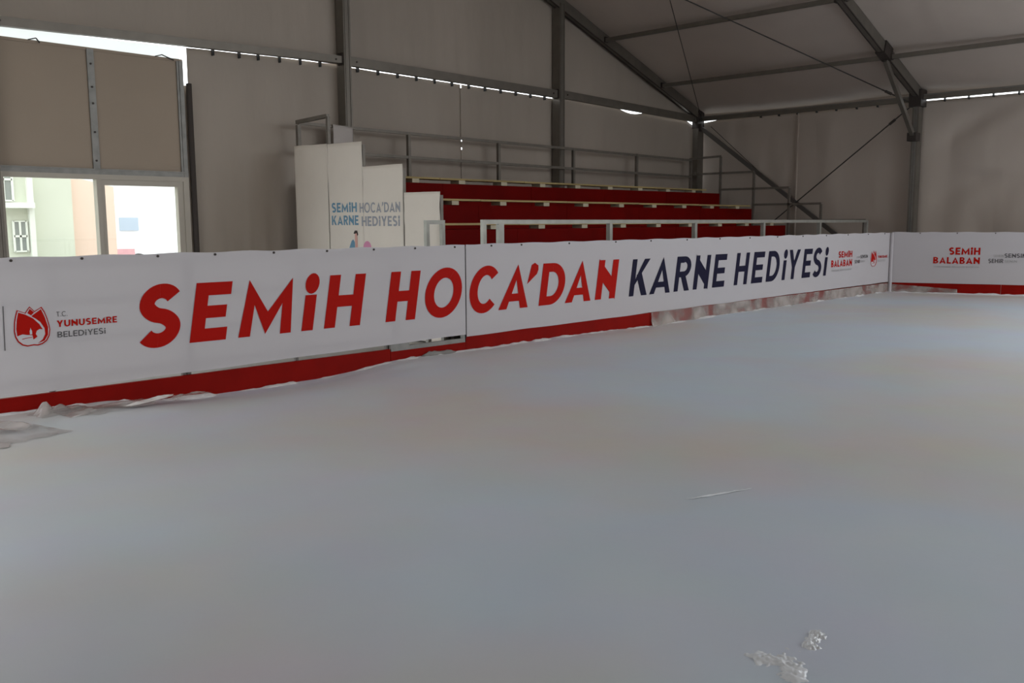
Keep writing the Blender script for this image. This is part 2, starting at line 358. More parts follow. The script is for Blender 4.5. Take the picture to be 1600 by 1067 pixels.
b = bm_(); box(b, (XL+.05, -4.285, .24), (XR, -3.40, .30)); obj('walkway', b, galv, gs)
for x in (XL+.1, -5.8, XR-.1):
    b = bm_(); box(b, (x-.04, -4.28, -.22), (x+.04, -4.20, .24)); obj('walkway_leg', b, galv, gs)

PX = [-11, -8.92, -6.84, -4.76, -2.68, -.6]
def rail_bar(p0, p1, m, parent, name='rail_bar', s=.045):
    b = bm_(); bar(b, p0, p1, s, s); return obj(name, b, m, parent)
t = thing('guardrail', 'grey guardrail along the top back edge of the grandstand', 'guardrail', (-5.8, -.24, TZ[3]), 'grandstand guardrails')
for x in PX: rail_bar((x, -.24, TZ[3]), (x, -.24, 2.72), railm, t, 'rail_post', .055)
rail_bar((XL, -.24, 2.75), (XR, -.24, 2.68), railm, t); rail_bar((XL, -.24, 2.37), (XR, -.24, 2.31), railm, t)
def side_rail(x, lab, full):
    t = thing('guardrail', lab, 'guardrail', (x, -2.2, .3), 'grandstand guardrails')
    Y = [-.27, -1.0, -1.82, -2.65, -3.36] if full else [-.27, -1.0, -1.775, -2.60, -3.31]; Z = [2.73, 2.36, 2.0, 1.655, 1.31]
    for i in range(1, 5): rail_bar((x, Y[i], ([.3, TZ[2]-.4, TZ[1]-.4, TZ[0]-.4, .3] if not full else [.3, TZ[2], TZ[1], TZ[0], .30])[i]), (x, Y[i], (Z[i-1]+.05 if i == 1 and not full else Z[i-1]-.012)), railm, t, 'rail_post')
    if full:
        rail_bar((x, -.24, Z[0]-.02), (x, Y[1], Z[0]), railm, t)
        for i in range(1, 4): rail_bar((x, Y[max(0, i-1)] if i > 1 else -.24, Z[i]), (x, Y[i+1], Z[i]), railm, t)
        rail_bar((x, Y[3], Z[4]), (x, -4.30, Z[4]), railm, t); rail_bar((x, -4.27, .3), (x, -4.27, 1.31), railm, t, 'rail_post')
    else:
        rail_bar((x, -.24, Z[0]+.03), (x, Y[1], Z[0]+.06), railm, t, s=.05)
side_rail(XR+.02, 'grey stepped guardrail at the far right end of the grandstand', True)
side_rail(XL-.02, 'grey stepped guardrail behind the white cloth at the near left end of the grandstand', False)
t = thing('guardrail', 'pale zinc guardrail along the front walkway of the grandstand', 'guardrail', (-5.8, -4.32, .3), 'grandstand guardrails')
for x in PX: rail_bar((x, -4.32, .0+.24), (x, -4.32, 1.285), railz, t, 'rail_post', .06)
rail_bar((XL-.03, -4.32, 1.31), (XR+.03, -4.32, 1.29), railz, t, s=.05); rail_bar((XL, -4.32, .80), (XR, -4.32, .80), railz, t)
for y, lab in ((-3.36, 'short zinc stair handrail in front of the white side cloth'), (-4.34, 'short zinc stair handrail at the near end of the front guardrail')):
    t = thing('stair_handrail', lab, 'handrail', (-11.17, y, -.22), 'stair handrails')
    for x in (-11.30, -11.045): rail_bar((x, y, -.22), (x, y, 1.285), railz, t, 'rail_post', .05)
    rail_bar((-11.325, y, 1.31), (-11.02, y, 1.31), railz, t, s=.05)

# ---------------------------------------------------------------- lettering
def strip(P, quads):   # P: list of polygons
    P.extend(quads)
def arc(P, cx, cy, rx, ry, tx, ty, a0, a1, n=20):
    pts = []
    for i in range(n+1):
        a = math.radians(a0 + (a1-a0)*i/n); c, s = math.cos(a), math.sin(a)
        pts.append(((cx+rx*c, cy+ry*s), (cx+(rx-tx)*c, cy+(ry-ty)*s)))
    for i in range(n): P.append([pts[i][0], pts[i+1][0], pts[i+1][1], pts[i][1]])
def rect(P, x0, y0, x1, y1): P.append([(x0,y0),(x1,y0),(x1,y1),(x0,y1)])
def ell(P, cx, cy, rx, ry, n=20): P.append([(cx+rx*math.cos(2*math.pi*i/n), cy+ry*math.sin(2*math.pi*i/n)) for i in range(n)])
def glyph(c, w, tx, ty):
    """polygons of a bold geometric capital in a box w wide and 1 high (same unit as height)"""
    P = []
    if c == 'E':
        rect(P, 0, 0, tx, 1); rect(P, tx, 0, w, ty); rect(P, tx, 1-ty, w, 1); rect(P, tx, .5-ty*.48, w*.92, .5+ty*.48)
    elif c in 'SŞ':
        t = (tx+ty)/2; ry = (1.04-ty)/4; rx = w/2-tx/2; path = []
        for cy, a0, a1 in ((.5+ry, 30, 270), (.5-ry, 90, -145)):
            for i in range(25):
                a = math.radians(a0+(a1-a0)*i/24); path.append((w*(.5 if cy < .5 else .49)+rx*math.cos(a)*(1 if cy < .5 else .94), cy+ry*math.sin(a)))
            if cy > .5: path.pop()
        # slanted spine: pull the middle of the letter along a diagonal
        path = [(x, y + .10*(w/2-x)/w*math.exp(-((y-.5)/.13)**2)) for x, y in path]
        L_, R_ = [], []
        for i, (x, y) in enumerate(path):
            x0, y0 = path[max(0, i-1)]; x1, y1 = path[min(len(path)-1, i+1)]; dx, dy = x1-x0, y1-y0; l = math.hypot(dx, dy); k = ty/2 + (tx-ty)/2*abs(dy/l)
            L_.append((x-dy/l*k, y+dx/l*k)); R_.append((x+dy/l*k, y-dx/l*k))
        for i in range(len(path)-1): P.append([L_[i], L_[i+1], R_[i+1], R_[i]])
        if c == 'Ş': rect(P, w*.42, -.22, w*.58, -.04)
    elif c == 'M':
        P.append([(0,0),(.085*w,1),(.24*w,.72),(.215*w,0)]); P.append([(w,0),(.785*w,0),(.76*w,.72),(.915*w,1)])
        P.append([(.085*w,1),(.5*w,.42),(.5*w,0.02),(.20*w,.62)]); P.append([(.915*w,1),(.80*w,.62),(.5*w,.02),(.5*w,.42)])
    elif c == 'İ':
        rect(P, (w-tx)/2, 0, (w+tx)/2, .66); ell(P, w/2, .87, max(tx*.62, .09), max(tx*.62, .09)*1.25 if tx > .2 else max(tx*.62, .10))
    elif c == 'I': rect(P, (w-tx)/2, 0, (w+tx)/2, 1)
    elif c == 'H': rect(P, 0, 0, tx, 1); rect(P, w-tx, 0, w, 1); rect(P, tx, .5-ty/2, w-tx, .5+ty/2)
    elif c == 'O': arc(P, w/2, .5, w/2, .53, tx, ty, 0, 360, 40)
    elif c == 'C': arc(P, w*.54, .5, w*.54, .53, tx, ty, 42, 318, 32)
    elif c == 'A':
        P.append([(0,0),(tx*1.08,0),(w/2,.66),(w/2,1.02)]); P.append([(w,0),(w/2,1.02),(w/2,.66),(w-tx*1.08,0)])
        P.append([(w*.23,.17),(w*.77,.17),(w*.77-.07*w,.17+ty*.85),(w*.23+.07*w,.17+ty*.85)])
    elif c == "'":
        P.append([(0.0,.55),(w*.25,1.0),(w*.55,1.05),(w*.95,.98),(w,.88),(w*.9,.78)])
    elif c == 'D':
        rect(P, 0, 0, tx, 1); rect(P, tx*.9, 0, w*.42, ty); rect(P, tx*.9, 1-ty, w*.42, 1); arc(P, w*.42, .5, w*.58, .5, tx, ty, -90, 90, 24)
    elif c == 'N':
        rect(P, 0, 0, tx, 1); rect(P, w-tx, 0, w, 1); P.append([(0,1.03),(0,.62),(w,-.03),(w,.38)])
    elif c == 'K':
        rect(P, 0, 0, tx, 1); P.append([(tx*.9,.42),(w*.66,1),(w*.98,1),(tx*.9+.02,.30)]); P.append([(w*.30,.56),(w*.52,.70),(w,0),(w*.68,0)])
    elif c == 'R':
        rect(P, 0, 0, tx, 1); rect(P, tx*.9, 1-ty, w*.5, 1); rect(P, tx*.9, .40, w*.5, .40+ty*.9); arc(P, w*.5, .70, w*.47, .30, tx*.95, ty*.9, -90, 90, 18)
        P.append([(w*.36,.42),(w*.66,.44),(w,0),(w*.68,0)])
    elif c == 'B':
        rect(P, 0, 0, tx, 1)
        for y0, y1, ww in ((0, .54, w), (.46, 1, w*.93)):
            rect(P, tx*.9, y0, ww*.5, y0+ty*.9); rect(P, tx*.9, y1-ty*.9, ww*.5, y1); arc(P, ww*.5, (y0+y1)/2, ww*.5, (y1-y0)/2, tx, ty*.9, -90, 90, 16)
    elif c == 'Y':
        P.append([(0,1),(tx*1.1,1),(w/2+tx/2,.40),(w/2-tx/2,.40)]); P.append([(w,1),(w-tx*1.1,1),(w/2-tx/2,.40),(w/2+tx/2,.40)]); rect(P, w/2-tx/2, 0, w/2+tx/2, .45)
    elif c == 'L': rect(P, 0, 0, tx, 1); rect(P, tx, 0, w, ty)
    elif c == 'U':
        rect(P, 0, .4, tx, 1); rect(P, w-tx, .4, w, 1); arc(P, w/2, .4, w/2, .42, tx, ty, 180, 360, 20)
    elif c == 'T': rect(P, 0, 1-ty, w, 1); rect(P, w/2-tx/2, 0, w/2+tx/2, 1)
    elif c == '.': rect(P, 0, 0, max(tx, .12), max(ty, .12))
    return P
WID = dict(S=.60, E=.54, M=.92, İ=.22, I=.2, H=.70, O=.95, C=.80, A=.82, D=.76, N=.74, K=.72, R=.64, Y=.72, B=.64, L=.50, U=.70, T=.60, Ş=.60)
WID["'"] = .24; WID['.'] = .14; WID[' '] = .34
class Plane:     # a vertical board: origin, direction along it, outward normal towards the viewer
    def __init__(s, O, u, n): s.O, s.u, s.n = V(O), V(u).normalized(), V(n).normalized()
    def at(s, a, z, d=0.): return s.O + s.u*a + s.n*d + V((0, 0, z))
def put(b, pl, polys, fx, d, k=0):
    # polygons become thin printed slabs; a tiny height step keeps overlapping strokes apart
    for i, P in enumerate(polys):
        dd = d + (i % 7)*.00003
        try: f = b.faces.new([b.verts.new(pl.at(*fx(x, y), dd)) for x, y in P])
        except ValueError: pass
def letters(b, pl, boxes, z0f, h, tx, ty, shear, d=.003):
    for c, x0, x1 in boxes:
        z0 = z0f((x0+x1)/2) if callable(z0f) else z0f; w = (x1-x0)/h
        put(b, pl, glyph(c, w, tx/h, ty), lambda x, y: (x0 + x*h + shear*y*h, z0 + y*h), d)
def run(b, pl, s, x0, x1, z0, h, tw=.2, shear=0., d=.003, gap=.12, tyk=1.):
    tot = sum(WID[c] for c in s) + gap*(len(s)-1); k = (x1-x0)/tot; x = x0; bx = []
    for c in s:
        if c != ' ': bx.append((c, x, x + WID[c]*k))
        x += (WID[c]+gap)*k
    letters(b, pl, bx, z0, h, tw*k, tw*tyk, shear, d)
def pobj(name, b, m, parent, label=None):
    o = obj(name, b, m, parent)
    if label: o['label'] = label
    return o

# ---------------------------------------------------------------- rink boards
A = V((-1.775, -5.264, 0)); UB = V((.99987, -.016, 0)); NB = V((-.016, -.99987, 0))
BACK = Plane(A, UB, NB)                                # a = 0 at the corner, negative to the left
UR = V((.267, -.964, 0)).normalized(); NR = V((-.964, -.267, 0)).normalized()
END = Plane(A, UR, NR)
def pbox(b, pl, a0, a1, z0, z1, d0, d1):
    v = [b.verts.new(pl.at(a, z, d)) for z in (z0, z1) for a, d in ((a0,d0),(a1,d0),(a1,d1),(a0,d1))]
    for f in ((0,3,2,1),(4,5,6,7),(0,1,5,4),(1,2,6,5),(2,3,7,6),(3,0,4,7)): b.faces.new([v[i] for i in f])
def ptube(b, pl, p0, p1, r): tube(b, pl.at(*p0), pl.at(*p1), r, 8)

# barrier frames behind the banners (things): posts and rails of galvanised tube
edges = [-15.55, -13.53, -11.51, -9.49, -7.47, -5.45, -3.43, -1.41]
where = ['behind the tulip emblem', 'behind the first red letters', 'behind the banner seam', 'behind the red word right of the seam', 'behind the gap before the dark word', 'behind the first dark word', 'behind the last dark word']
for i in range(7):
    a0, a1 = edges[i]+.02, edges[i+1]-.02
    t = thing('barrier_frame', 'galvanised tube barrier frame ' + where[i], 'barrier', BACK.at((a0+a1)/2, -.1, -.04), 'barrier frames carrying the long banner')
    for a in (a0, (a0+a1)/2, a1):
        b = bm_(); ptube(b, BACK, (a, -.1, -.045), (a, 1.05, -.045), .022); obj('upright', b, galv, t)
    for z in (.23, .50, .77, 1.04):
        b = bm_(); ptube(b, BACK, (a0, z, -.045), (a1, z, -.045), .02); obj('crossbar', b, galv, t)
# red kick boards
def kick(pl, a0, a1, zt, lab, m=redp, zb=-.14, d0=-.02, d1=.015):
    b = bm_(); n = 24
    for i in range(n):
        pbox(b, pl, a0+(a1-a0)*i/n, a0+(a1-a0)*(i+1)/n, zb, zt, d0, d1)
    bmesh.ops.remove_doubles(b, verts=b.verts, dist=.0004)
    o = obj('kick_board', b, m, base=pl.at((a0+a1)/2, zb, 0)); return tag(o, lab, 'board', 'red kick boards', 'thing')
kick(BACK, -15.6, -11.53, .118, 'red kick board under the left banner, below the emblem')
kick(BACK, -11.525, -10.56, .095, 'red kick board under the steel plate at the banner seam')
kick(BACK, -10.555, -7.40, .158, 'red kick board right of the banner seam')
kick(BACK, -7.395, -.03, .17, 'far red kick board under the dark word, mostly wrapped in film')
kick(END, .04, 1.83, .195, 'red kick board on the end side beside the rink corner')
kick(END, 1.835, 4.5, .19, 'red kick board on the end side at the right picture edge')
# steel plate and low slot under the seam
t = thing('steel_plate', 'bare grey steel plate showing under the banner seam', 'plate', BACK.at(-11.05, .09, 0), None, 'thing')
b = bm_(); pbox(b, BACK, -11.52, -10.57, .095, .135, -.02, .018); obj('plate', b, galv, t)
for a0, a1, z1 in ((-10.60, -10.57, .175), (-11.52, -11.30, .165)):
    b = bm_(); pbox(b, BACK, a0, a1, .135, z1, -.02, .016); obj('end_tab', b, galv, t)

def banner_sheet(name, pl, a0, a1, zb0, zb1, zt, lab, d=.02, screws=(), nu=80):
    t = thing(name, lab, 'banner', pl.at((a0+a1)/2, zb0, d), None, 'thing')
    b = bm_()
    def f(u, v):
        a = a0+(a1-a0)*u; zb = zb0+(zb1-zb0)*u; zz = zt + .004*math.sin(a*11)+.003*nz(a*3, 0, 0)
        zb += .006*nz(a*1.7, 4, 2)
        return pl.at(a, zb+(zz-zb)*v, d)
    grid(b, nu, 6, f); obj('vinyl_sheet', b, banner, t)
    for a in screws:
        b = bm_(); p = pl.at(a, zt-.02, d); tube(b, p, p + pl.n*.008, .010, 8); obj('screw', b, dark, t)
    return t
bl = banner_sheet('rink_banner', BACK, -15.6, -10.562, .122, .172, 1.082, 'white banner left of the seam with tulip emblem and red letters', screws=(-15.3, -14.77, -14.3, -13.74, -13.27, -12.74, -12.21, -11.7, -11.21, -10.7))
br = banner_sheet('rink_banner', BACK, -10.548, -.05, .150, .190, 1.085, 'white banner right of the seam ending in dark letters', screws=(-10.19, -9.74, -8.96, -8.11, -7.4, -6.6, -5.8, -5.0, -4.2, -3.4, -2.6, -1.8, -1.0, -.3), nu=160)
be = banner_sheet('rink_banner', END, .03, 4.5, .178, .19, 1.09, 'white banner on the end side of the rink with small red words', screws=(.5, 1.1, 1.7, 2.3, 2.9, 3.5))
b = bm_(); pbox(b, BACK, -10.556, -10.553, .13, 1.07, .0, .018); obj('seam_shadow_gap', b, black, br)
b = bm_(); tube(b, BACK.at(-.02, .0, .03)+V((-.02, -.02, 0)), BACK.at(-.02, 1.08, .03)+V((-.02, -.02, 0)), .03, 10); obj('corner_roll', b, banner, be)

z0m = lambda s: .372 + (s+13.8)*.0040
D = .0235
b = bm_()
letters(b, BACK, [('S', -13.965, -13.615)], z0m, .470, .118, .235, .18, D)
letters(b, BACK, [('E', -13.522, -13.212), ('M', -13.101, -12.606), ('İ', -12.505, -12.38), ('H', -12.268, -11.879)], z0m, .468, .115, .22, .18, D)
letters(b, BACK, [('H', -11.585, -11.229), ('O', -11.136, -10.655)], z0m, .466, .115, .215, .18, D)
pobj('lettering', b, pred, bl, 'large red slanted letters')
b = bm_(); letters(b, BACK, [('C', -10.545, -10.14), ('A', -10.098, -9.648), ('D', -9.474, -9.072), ('A', -9.036, -8.582), ('N', -8.50, -8.124)], z0m, .462, .113, .21, .18, D)
letters(b, BACK, [("'", -9.70, -9.545)], z0m, .455, .1, .2, .18, D)
pobj('lettering', b, pred, br, 'large red slanted letters')
b = bm_(); letters(b, BACK, [('K', -7.846, -7.478), ('A', -7.424, -6.978), ('R', -6.892, -6.538), ('N', -6.447, -6.090), ('E', -5.978, -5.675), ('H', -5.415, -5.067), ('E', -4.942, -4.63), ('D', -4.52, -4.155), ('İ', -4.045, -3.945), ('Y', -3.89, -3.53), ('E', -3.406, -3.13), ('S', -3.075, -2.765), ('İ', -2.672, -2.57)], lambda s: .3925 + (s+7.8)*.0045, .452, .092, .185, .18, D)
pobj('lettering', b, pnavy, br, 'large navy slanted letters')

def emblem(pl, cx0, cx1, cz0, cz1, parent, d):
    fx = lambda X, Y: (cx0 + (X-135)/343*(cx1-cx0), cz1 - (Y-185)/398*(cz1-cz0))
    out = [(175,212),(250,245),(295,185),(340,235),(408,195),(435,245),(456,310),(472,380),(478,430),(468,490),(438,540),(395,568),(350,579),(310,573),(250,580),(205,565),(165,528),(143,480),(135,420),(143,330),(158,265)]
    c = (306, 385)
    sc = lambda k: [(c[0]+(x-c[0])*k, c[1]+(y-c[1])*k) for x, y in out]
    for nm, m, polys, dd in (('emblem_outline', pred, [out], d), ('emblem_ground', pwhite, [sc(.935)], d+.001),
        ('emblem_petal', pred, [[(186,238),(250,262),(320,305),(375,365),(405,420),(375,415),(348,430),(336,460),(350,490),(310,515),(304,470),(255,465),(212,455),(162,470),(157,400),(168,310)],
            [(305,282),(400,218),(432,300),(457,400),(452,480),(415,535),(348,556),(398,520),(425,470),(422,410),(385,345),(345,310)], [(270,250),(295,208),(335,246),(305,274)], [(205,500),(250,492),(300,488),(300,494),(250,498),(205,507)]], d+.002),
        ('emblem_tower', pwhite, [[(280,462),(280,425),(285,418),(290,395),(296,418),(302,425),(302,462)]], d+.003)):
        b = bm_(); put(b, pl, polys, fx, dd); pobj(nm, b, m, parent)
emblem(BACK, -14.785, -14.548, .462, .742, bl, D)
b = bm_(); put(b, BACK, [[(-14.852,.45),(-14.846,.45),(-14.838,.755),(-14.844,.755)]], lambda x, y: (x, y), D); run(b, BACK, 'T.C.', -14.50, -14.425, .658, .034, .12, d=D)
run(b, BACK, 'BELEDİYESİ', -14.503, -14.165, .508, .042, .15, .03, D); pobj('lettering', b, pgrey, bl, 'thin grey letters')
b = bm_(); run(b, BACK, 'YUNUSEMRE', -14.503, -14.078, .583, .047, .20, .03, D); pobj('lettering', b, pred, bl, 'small red letters beside the emblem')

def small_print(pl, parent, x0, x1, zs, k, emb):
    # three-line word mark, slogan and emblem
    L = x1-x0
    b = bm_(); run(b, pl, 'SEMİH', x0+L*.335, x1, zs[0], zs[1], .21, 0, D); run(b, pl, 'BALABAN', x0, x1, zs[2], zs[3], .21, 0, D); pobj('lettering', b, pred, parent, 'small red word mark')
    b = bm_(); run(b, pl, 'YUNUSEMRE BELEDİYE BAŞKANI', x0+L*.02, x1-L*.01, zs[4], zs[5], .14, 0, D); pobj('lettering', b, plgrey, parent, 'tiny grey line of print')
    s0 = emb['s0']; w = emb['w']
    b = bm_(); run(b, pl, 'SENSİN', s0+w*.42, s0+w, emb['z1'], emb['h'], .18, 0, D); run(b, pl, 'ŞEHİR', s0, s0+w*.40, emb['z2'], emb['h'], .18, 0, D); pobj('lettering', b, pgrey, parent, 'small dark slogan')
    b = bm_(); run(b, pl, 'ŞEHRİN', s0+w*.13, s0+w*.40, emb['z1']+.006, emb['h']*.62, .12, 0, D); run(b, pl, 'SENİN', s0+w*.43, s0+w*.76, emb['z2']+.008, emb['h']*.62, .12, 0, D); pobj('lettering', b, plgrey, parent, 'small pale slogan')
    e0 = emb['e0']; ew = emb['ew']
    emblem(pl, e0, e0+ew, emb['ez0'], emb['ez1'], parent, D)
    b = bm_(); zc = (emb['ez0']+emb['ez1'])/2; run(b, pl, 'YUNUSEMRE', e0+ew*1.15, e0+ew*2.75, zc, .045, .2, 0, D); pobj('lettering', b, pred, parent, 'small red letters beside the emblem')
    b = bm_(); run(b, pl, 'BELEDİYESİ', e0+ew*1.15, e0+ew*2.4, zc-.065, .036, .12, 0, D); run(b, pl, 'T.C.', e0+ew*1.15, e0+ew*1.42, zc+.065, .030, .12, 0, D); pobj('lettering', b, plgrey, parent, 'thin grey letters')
small_print(BACK, br, -2.39, -1.61, (.690, .105, .542, .112, .470, .028), 1, dict(s0=-1.51, w=.53, z1=.655, z2=.575, h=.055, e0=-.86, ew=.26, ez0=.49, ez1=.78))
small_print(END, be, .735, 1.48, (.695, .125, .535, .115, .466, .024), 1, dict(s0=1.612, w=.58, z1=.652, z2=.558, h=.070, e0=2.42, ew=.26, ez0=.47, ez1=.75))

# film wrapped over the far kick board
def film_wrap(pl, a0, a1, z0, z1, seed, lab, m=film, dd=.028):
    b = bm_(); grid(b, int((a1-a0)*34), 9, lambda u, v: pl.at(a0+(a1-a0)*u, z0+(z1(a0+(a1-a0)*u)-z0)*v, dd + .012*nz((a0+(a1-a0)*u)*4+v*3, v*2.5, seed) + .03*(1-v)**3))
    return tag(obj('plastic_film', b, m, base=pl.at((a0+a1)/2, z0, dd), smooth=True, solid=.0015), lab, 'plastic film', 'plastic films on the kick boards', 'thing')
film_wrap(BACK, -7.38, -.04, -.03, lambda a: .168 - .0*a, 2, 'cloudy plastic film wrapped over the far kick board', cfilm)
film_wrap(END, .05, 1.15, -.03, lambda a: .155 - .07*min(1, a/1.1), 6, 'cloudy plastic film on the end kick board at the rink corner', cfilm)

# ---------------------------------------------------------------- ice
def mkice():
    m = bpy.data.materials.new('ice'); m.use_nodes = True; nt = m.node_tree; N = nt.nodes; L = nt.links
    b = N['Principled BSDF']; tc = N.new('ShaderNodeTexCoord')
    n = N.new('ShaderNodeTexNoise'); n.inputs['Scale'].default_value = .33; n.inputs['Detail'].default_value = 3; n.inputs['Roughness'].default_value = .45; L.new(tc.outputs['Object'], n.inputs['Vector'])
    r = N.new('ShaderNodeValToRGB'); e = r.color_ramp.elements
    e[0].position = .36; e[0].color = (.585, .56, .535, 1); e[1].position = .60; e[1].color = (.555, .625, .705, 1)
    L.new(n.outputs['Fac'], r.inputs[0])
    n2 = N.new('ShaderNodeTexNoise'); n2.inputs['Scale'].default_value = 1.7; n2.inputs['Detail'].default_value = 8; L.new(tc.outputs['Object'], n2.inputs['Vector'])
    mx = N.new('ShaderNodeMix'); mx.data_type = 'RGBA'; mx.blend_type = 'OVERLAY'; mx.inputs[0].default_value = .12
    L.new(r.outputs[0], mx.inputs[6]); L.new(n2.outputs['Color'], mx.inputs[7]); L.new(mx.outputs[2], b.inputs['Base Color'])
    rr = N.new('ShaderNodeMapRange'); rr.inputs[3].default_value = .28; rr.inputs[4].default_value = .5; L.new(n2.outputs['Fac'], rr.inputs[0]); L.new(rr.outputs[0], b.inputs['Roughness'])
    b.inputs['Specular IOR Level'].default_value = .22
    n3 = N.new('ShaderNodeTexNoise'); n3.inputs['Scale'].default_value = 6; n3.inputs['Detail'].default_value = 5; L.new(tc.outputs['Object'], n3.inputs['Vector'])
    bp = N.new('ShaderNodeBump'); bp.inputs['Strength'].default_value = .06; bp.inputs['Distance'].default_value = .03; L.new(n3.outputs['Fac'], bp.inputs['Height']); L.new(bp.outputs[0], b.inputs['Normal'])
    return m
icem = mkice()
def dip(a):   # melted trough along the left board
    return -.078*math.exp(-((a+12.9)/1.15)**4) - .02*math.exp(-((a+7.2)/.8)**2)
b = bm_()
def icef(u, v):
    a = -16.6 + 16.6*u; d = 16*v**1.6
    L0 = BACK.at(a, 0, .012)
    # shear the far end so that it follows the end board
    P = BACK.at(a, 0, .012 + d) + V((.277*d, 0, 0))*max(0, u)**1.0*1.0
    z = dip(a)*math.exp(-(d/.55)**2) + .012*math.exp(-(d/.12)**2)*(1+nz(a*3, d*5, 1)) + .004*nz(P.x*.5, P.y*.5, 3)
    return (P.x, P.y, z)
grid(b, 240, 110, icef)
struct('floor_ice', b, icem, 'grey white ice surface of the rink', smooth=True)
# frost ridge along the boards (uncountable crumbs)
b = bm_()
def ridge(pl, a0, a1, seed, fdip):
    n = int((a1-a0)*26)
    def f(u, v):
        a = a0+(a1-a0)*u; w = .05+.05*(.5+nz(a*1.9, seed, 0)); h = .012 + .028*max(0, .4+nz(a*2.7, seed, 3)+.6*nz(a*9, seed, 5))
        z = fdip(a) + h*math.sin(math.pi*(.5+.5*v)) ; return pl.at(a, z-.006, .022 + w*v + .005*nz(a*14, v*3, seed))
    grid(b, n, 5, f)
ridge(BACK, -15.6, -.05, 1, dip); ridge(END, .1, 4.4, 5, lambda a: 0)
tag(obj('frost_ridge', b, frostm, smooth=True), 'white frost crumbs along the foot of the boards', 'frost', None, 'stuff')

# crumpled clear sheet, strip with painted reflection, slush
def crumple(name, cx, cy, lx, ly, ang, peaks, seed, lab, cat, m, zb=.0, nu=44, nv=20, rough=.006, group=None):
    """a thrown down sheet: ragged outline, a few soft folds (u, v, width, height) and fine wrinkles"""
    b = bm_(); c, s = math.cos(ang), math.sin(ang)
    def f(u, v):
        x = (u-.5)*lx*(1+.22*nz(v*3.3, seed, 1)); y = (v-.5)*ly*(1+.40*nz(u*5, seed, 2)); e = min(1, 7*u, 7*(1-u), 7*v, 7*(1-v))
        z = zb + .004 + rough*(1+nz(u*6, v*4, seed) + .5*nz(u*17, v*11, seed))*e
        for pu, pv, w, h in peaks: z += h*math.exp(-abs((u-pu)/w)**1.6 - ((v-pv-.3*(u-pu))/.26)**2)*(1+.25*nz(u*13, v*7, seed))
        return (cx + x*c - y*s, cy + x*s + y*c, z)
    grid(b, nu, nv, f)
    return tag(obj(name, b, m, base=(cx, cy, zb), smooth=True), lab, cat, group, 'thing')
sheetm = mkfilm(); sheetm.name = 'loose_clear_film'
glint = mat('sheet_glint', (.85, .83, .80), .15, spec=.8)  # window reflection on the plastic, put into a white base colour
P = lambda a, d: BACK.at(a, 0, d)
GL = 'loose plastic by the left board'
p = P(-14.56, .16); crumple('plastic_sheet', p.x, p.y, .40, .24, .15, ((.22, .5, .10, .085), (.50, .5, .12, .05), (.8, .5, .1, .02)), 3, 'crumpled clear plastic lump under the emblem', 'plastic sheet', sheetm, group=GL)
p = P(-14.28, .26); crumple('plastic_sheet', p.x, p.y, .66, .30, .05, ((.3, .5, .1, .015), (.7, .6, .1, .02)), 8, 'flat wrinkled clear plastic between the lump and the bright strip', 'plastic sheet', sheetm, zb=-.002, group=GL)
p = P(-13.97, .24); crumple('plastic_sheet', p.x, p.y, .46, .10, .38, ((.25, .5, .12, .010), (.7, .5, .2, .014)), 12, 'folded plastic strip painted white as a reflection below the first red letter', 'plastic sheet', glint, zb=.004, rough=.003, group=GL)
p = P(-13.66, .24); crumple('plastic_sheet', p.x, p.y, .36, .14, .25, ((.3, .5, .12, .02), (.6, .4, .1, .012)), 17, 'small torn clear plastic at the right end of the loose plastic', 'plastic sheet', sheetm, zb=-.004, group=GL)
p = P(-15.1, .60); crumple('plastic_sheet', p.x, p.y, .55, .70, .3, ((.5, .4, .1, .02), (.85, .6, .08, .03)), 23, 'clear plastic lying on the ice at the left picture edge', 'plastic sheet', sheetm, group=GL)
p = P(-10.88, .06); crumple('plastic_sheet', p.x, p.y, .60, .09, -.016, ((.25, .8, .2, .05), (.6, .8, .2, .035)), 29, 'grey torn plastic strip under the steel plate', 'plastic sheet', mat('grey_sheet', (.22, .21, .20), .5), zb=-.006)
b = bm_()
def slushf(cx, cy, r, amp, fr, seed, el=(1, 1), ang=0):
    c, s = math.cos(ang), math.sin(ang)
    def f(u, v):
        q = v**.7; a = 6.2832*u; lx, ly = r*el[0]*q*math.cos(a), r*el[1]*q*math.sin(a); x, y = cx+lx*c-ly*s, cy+lx*s+ly*c
        h = amp*(1.1*nz(x*fr, y*fr, seed)+.7*nz(x*fr*2.7, y*fr*2.7, seed)+.35*nz(x*fr*7, y*fr*7, seed) + .25 - 1.0*q*q); return (x, y, .0035 + max(h, -.006))
    grid(b, 96, 40, f)
slushf(-16.34, -10.66, .13, .014, 13, 3, (1.2, .8), .9); slushf(-16.13, -10.66, .07, .010, 30, 6, (1.4, .6), .3); slushf(-14.95, -9.62, .13, .0028, 26, 9, (1.6, .10), -.35)
tag(obj('slush', b, mat('slush_ice', (.78, .82, .87), .2, spec=.6), smooth=True), 'small patch of bright slush crumbs on the ice nearest the camera', 'slush', None, 'stuff')

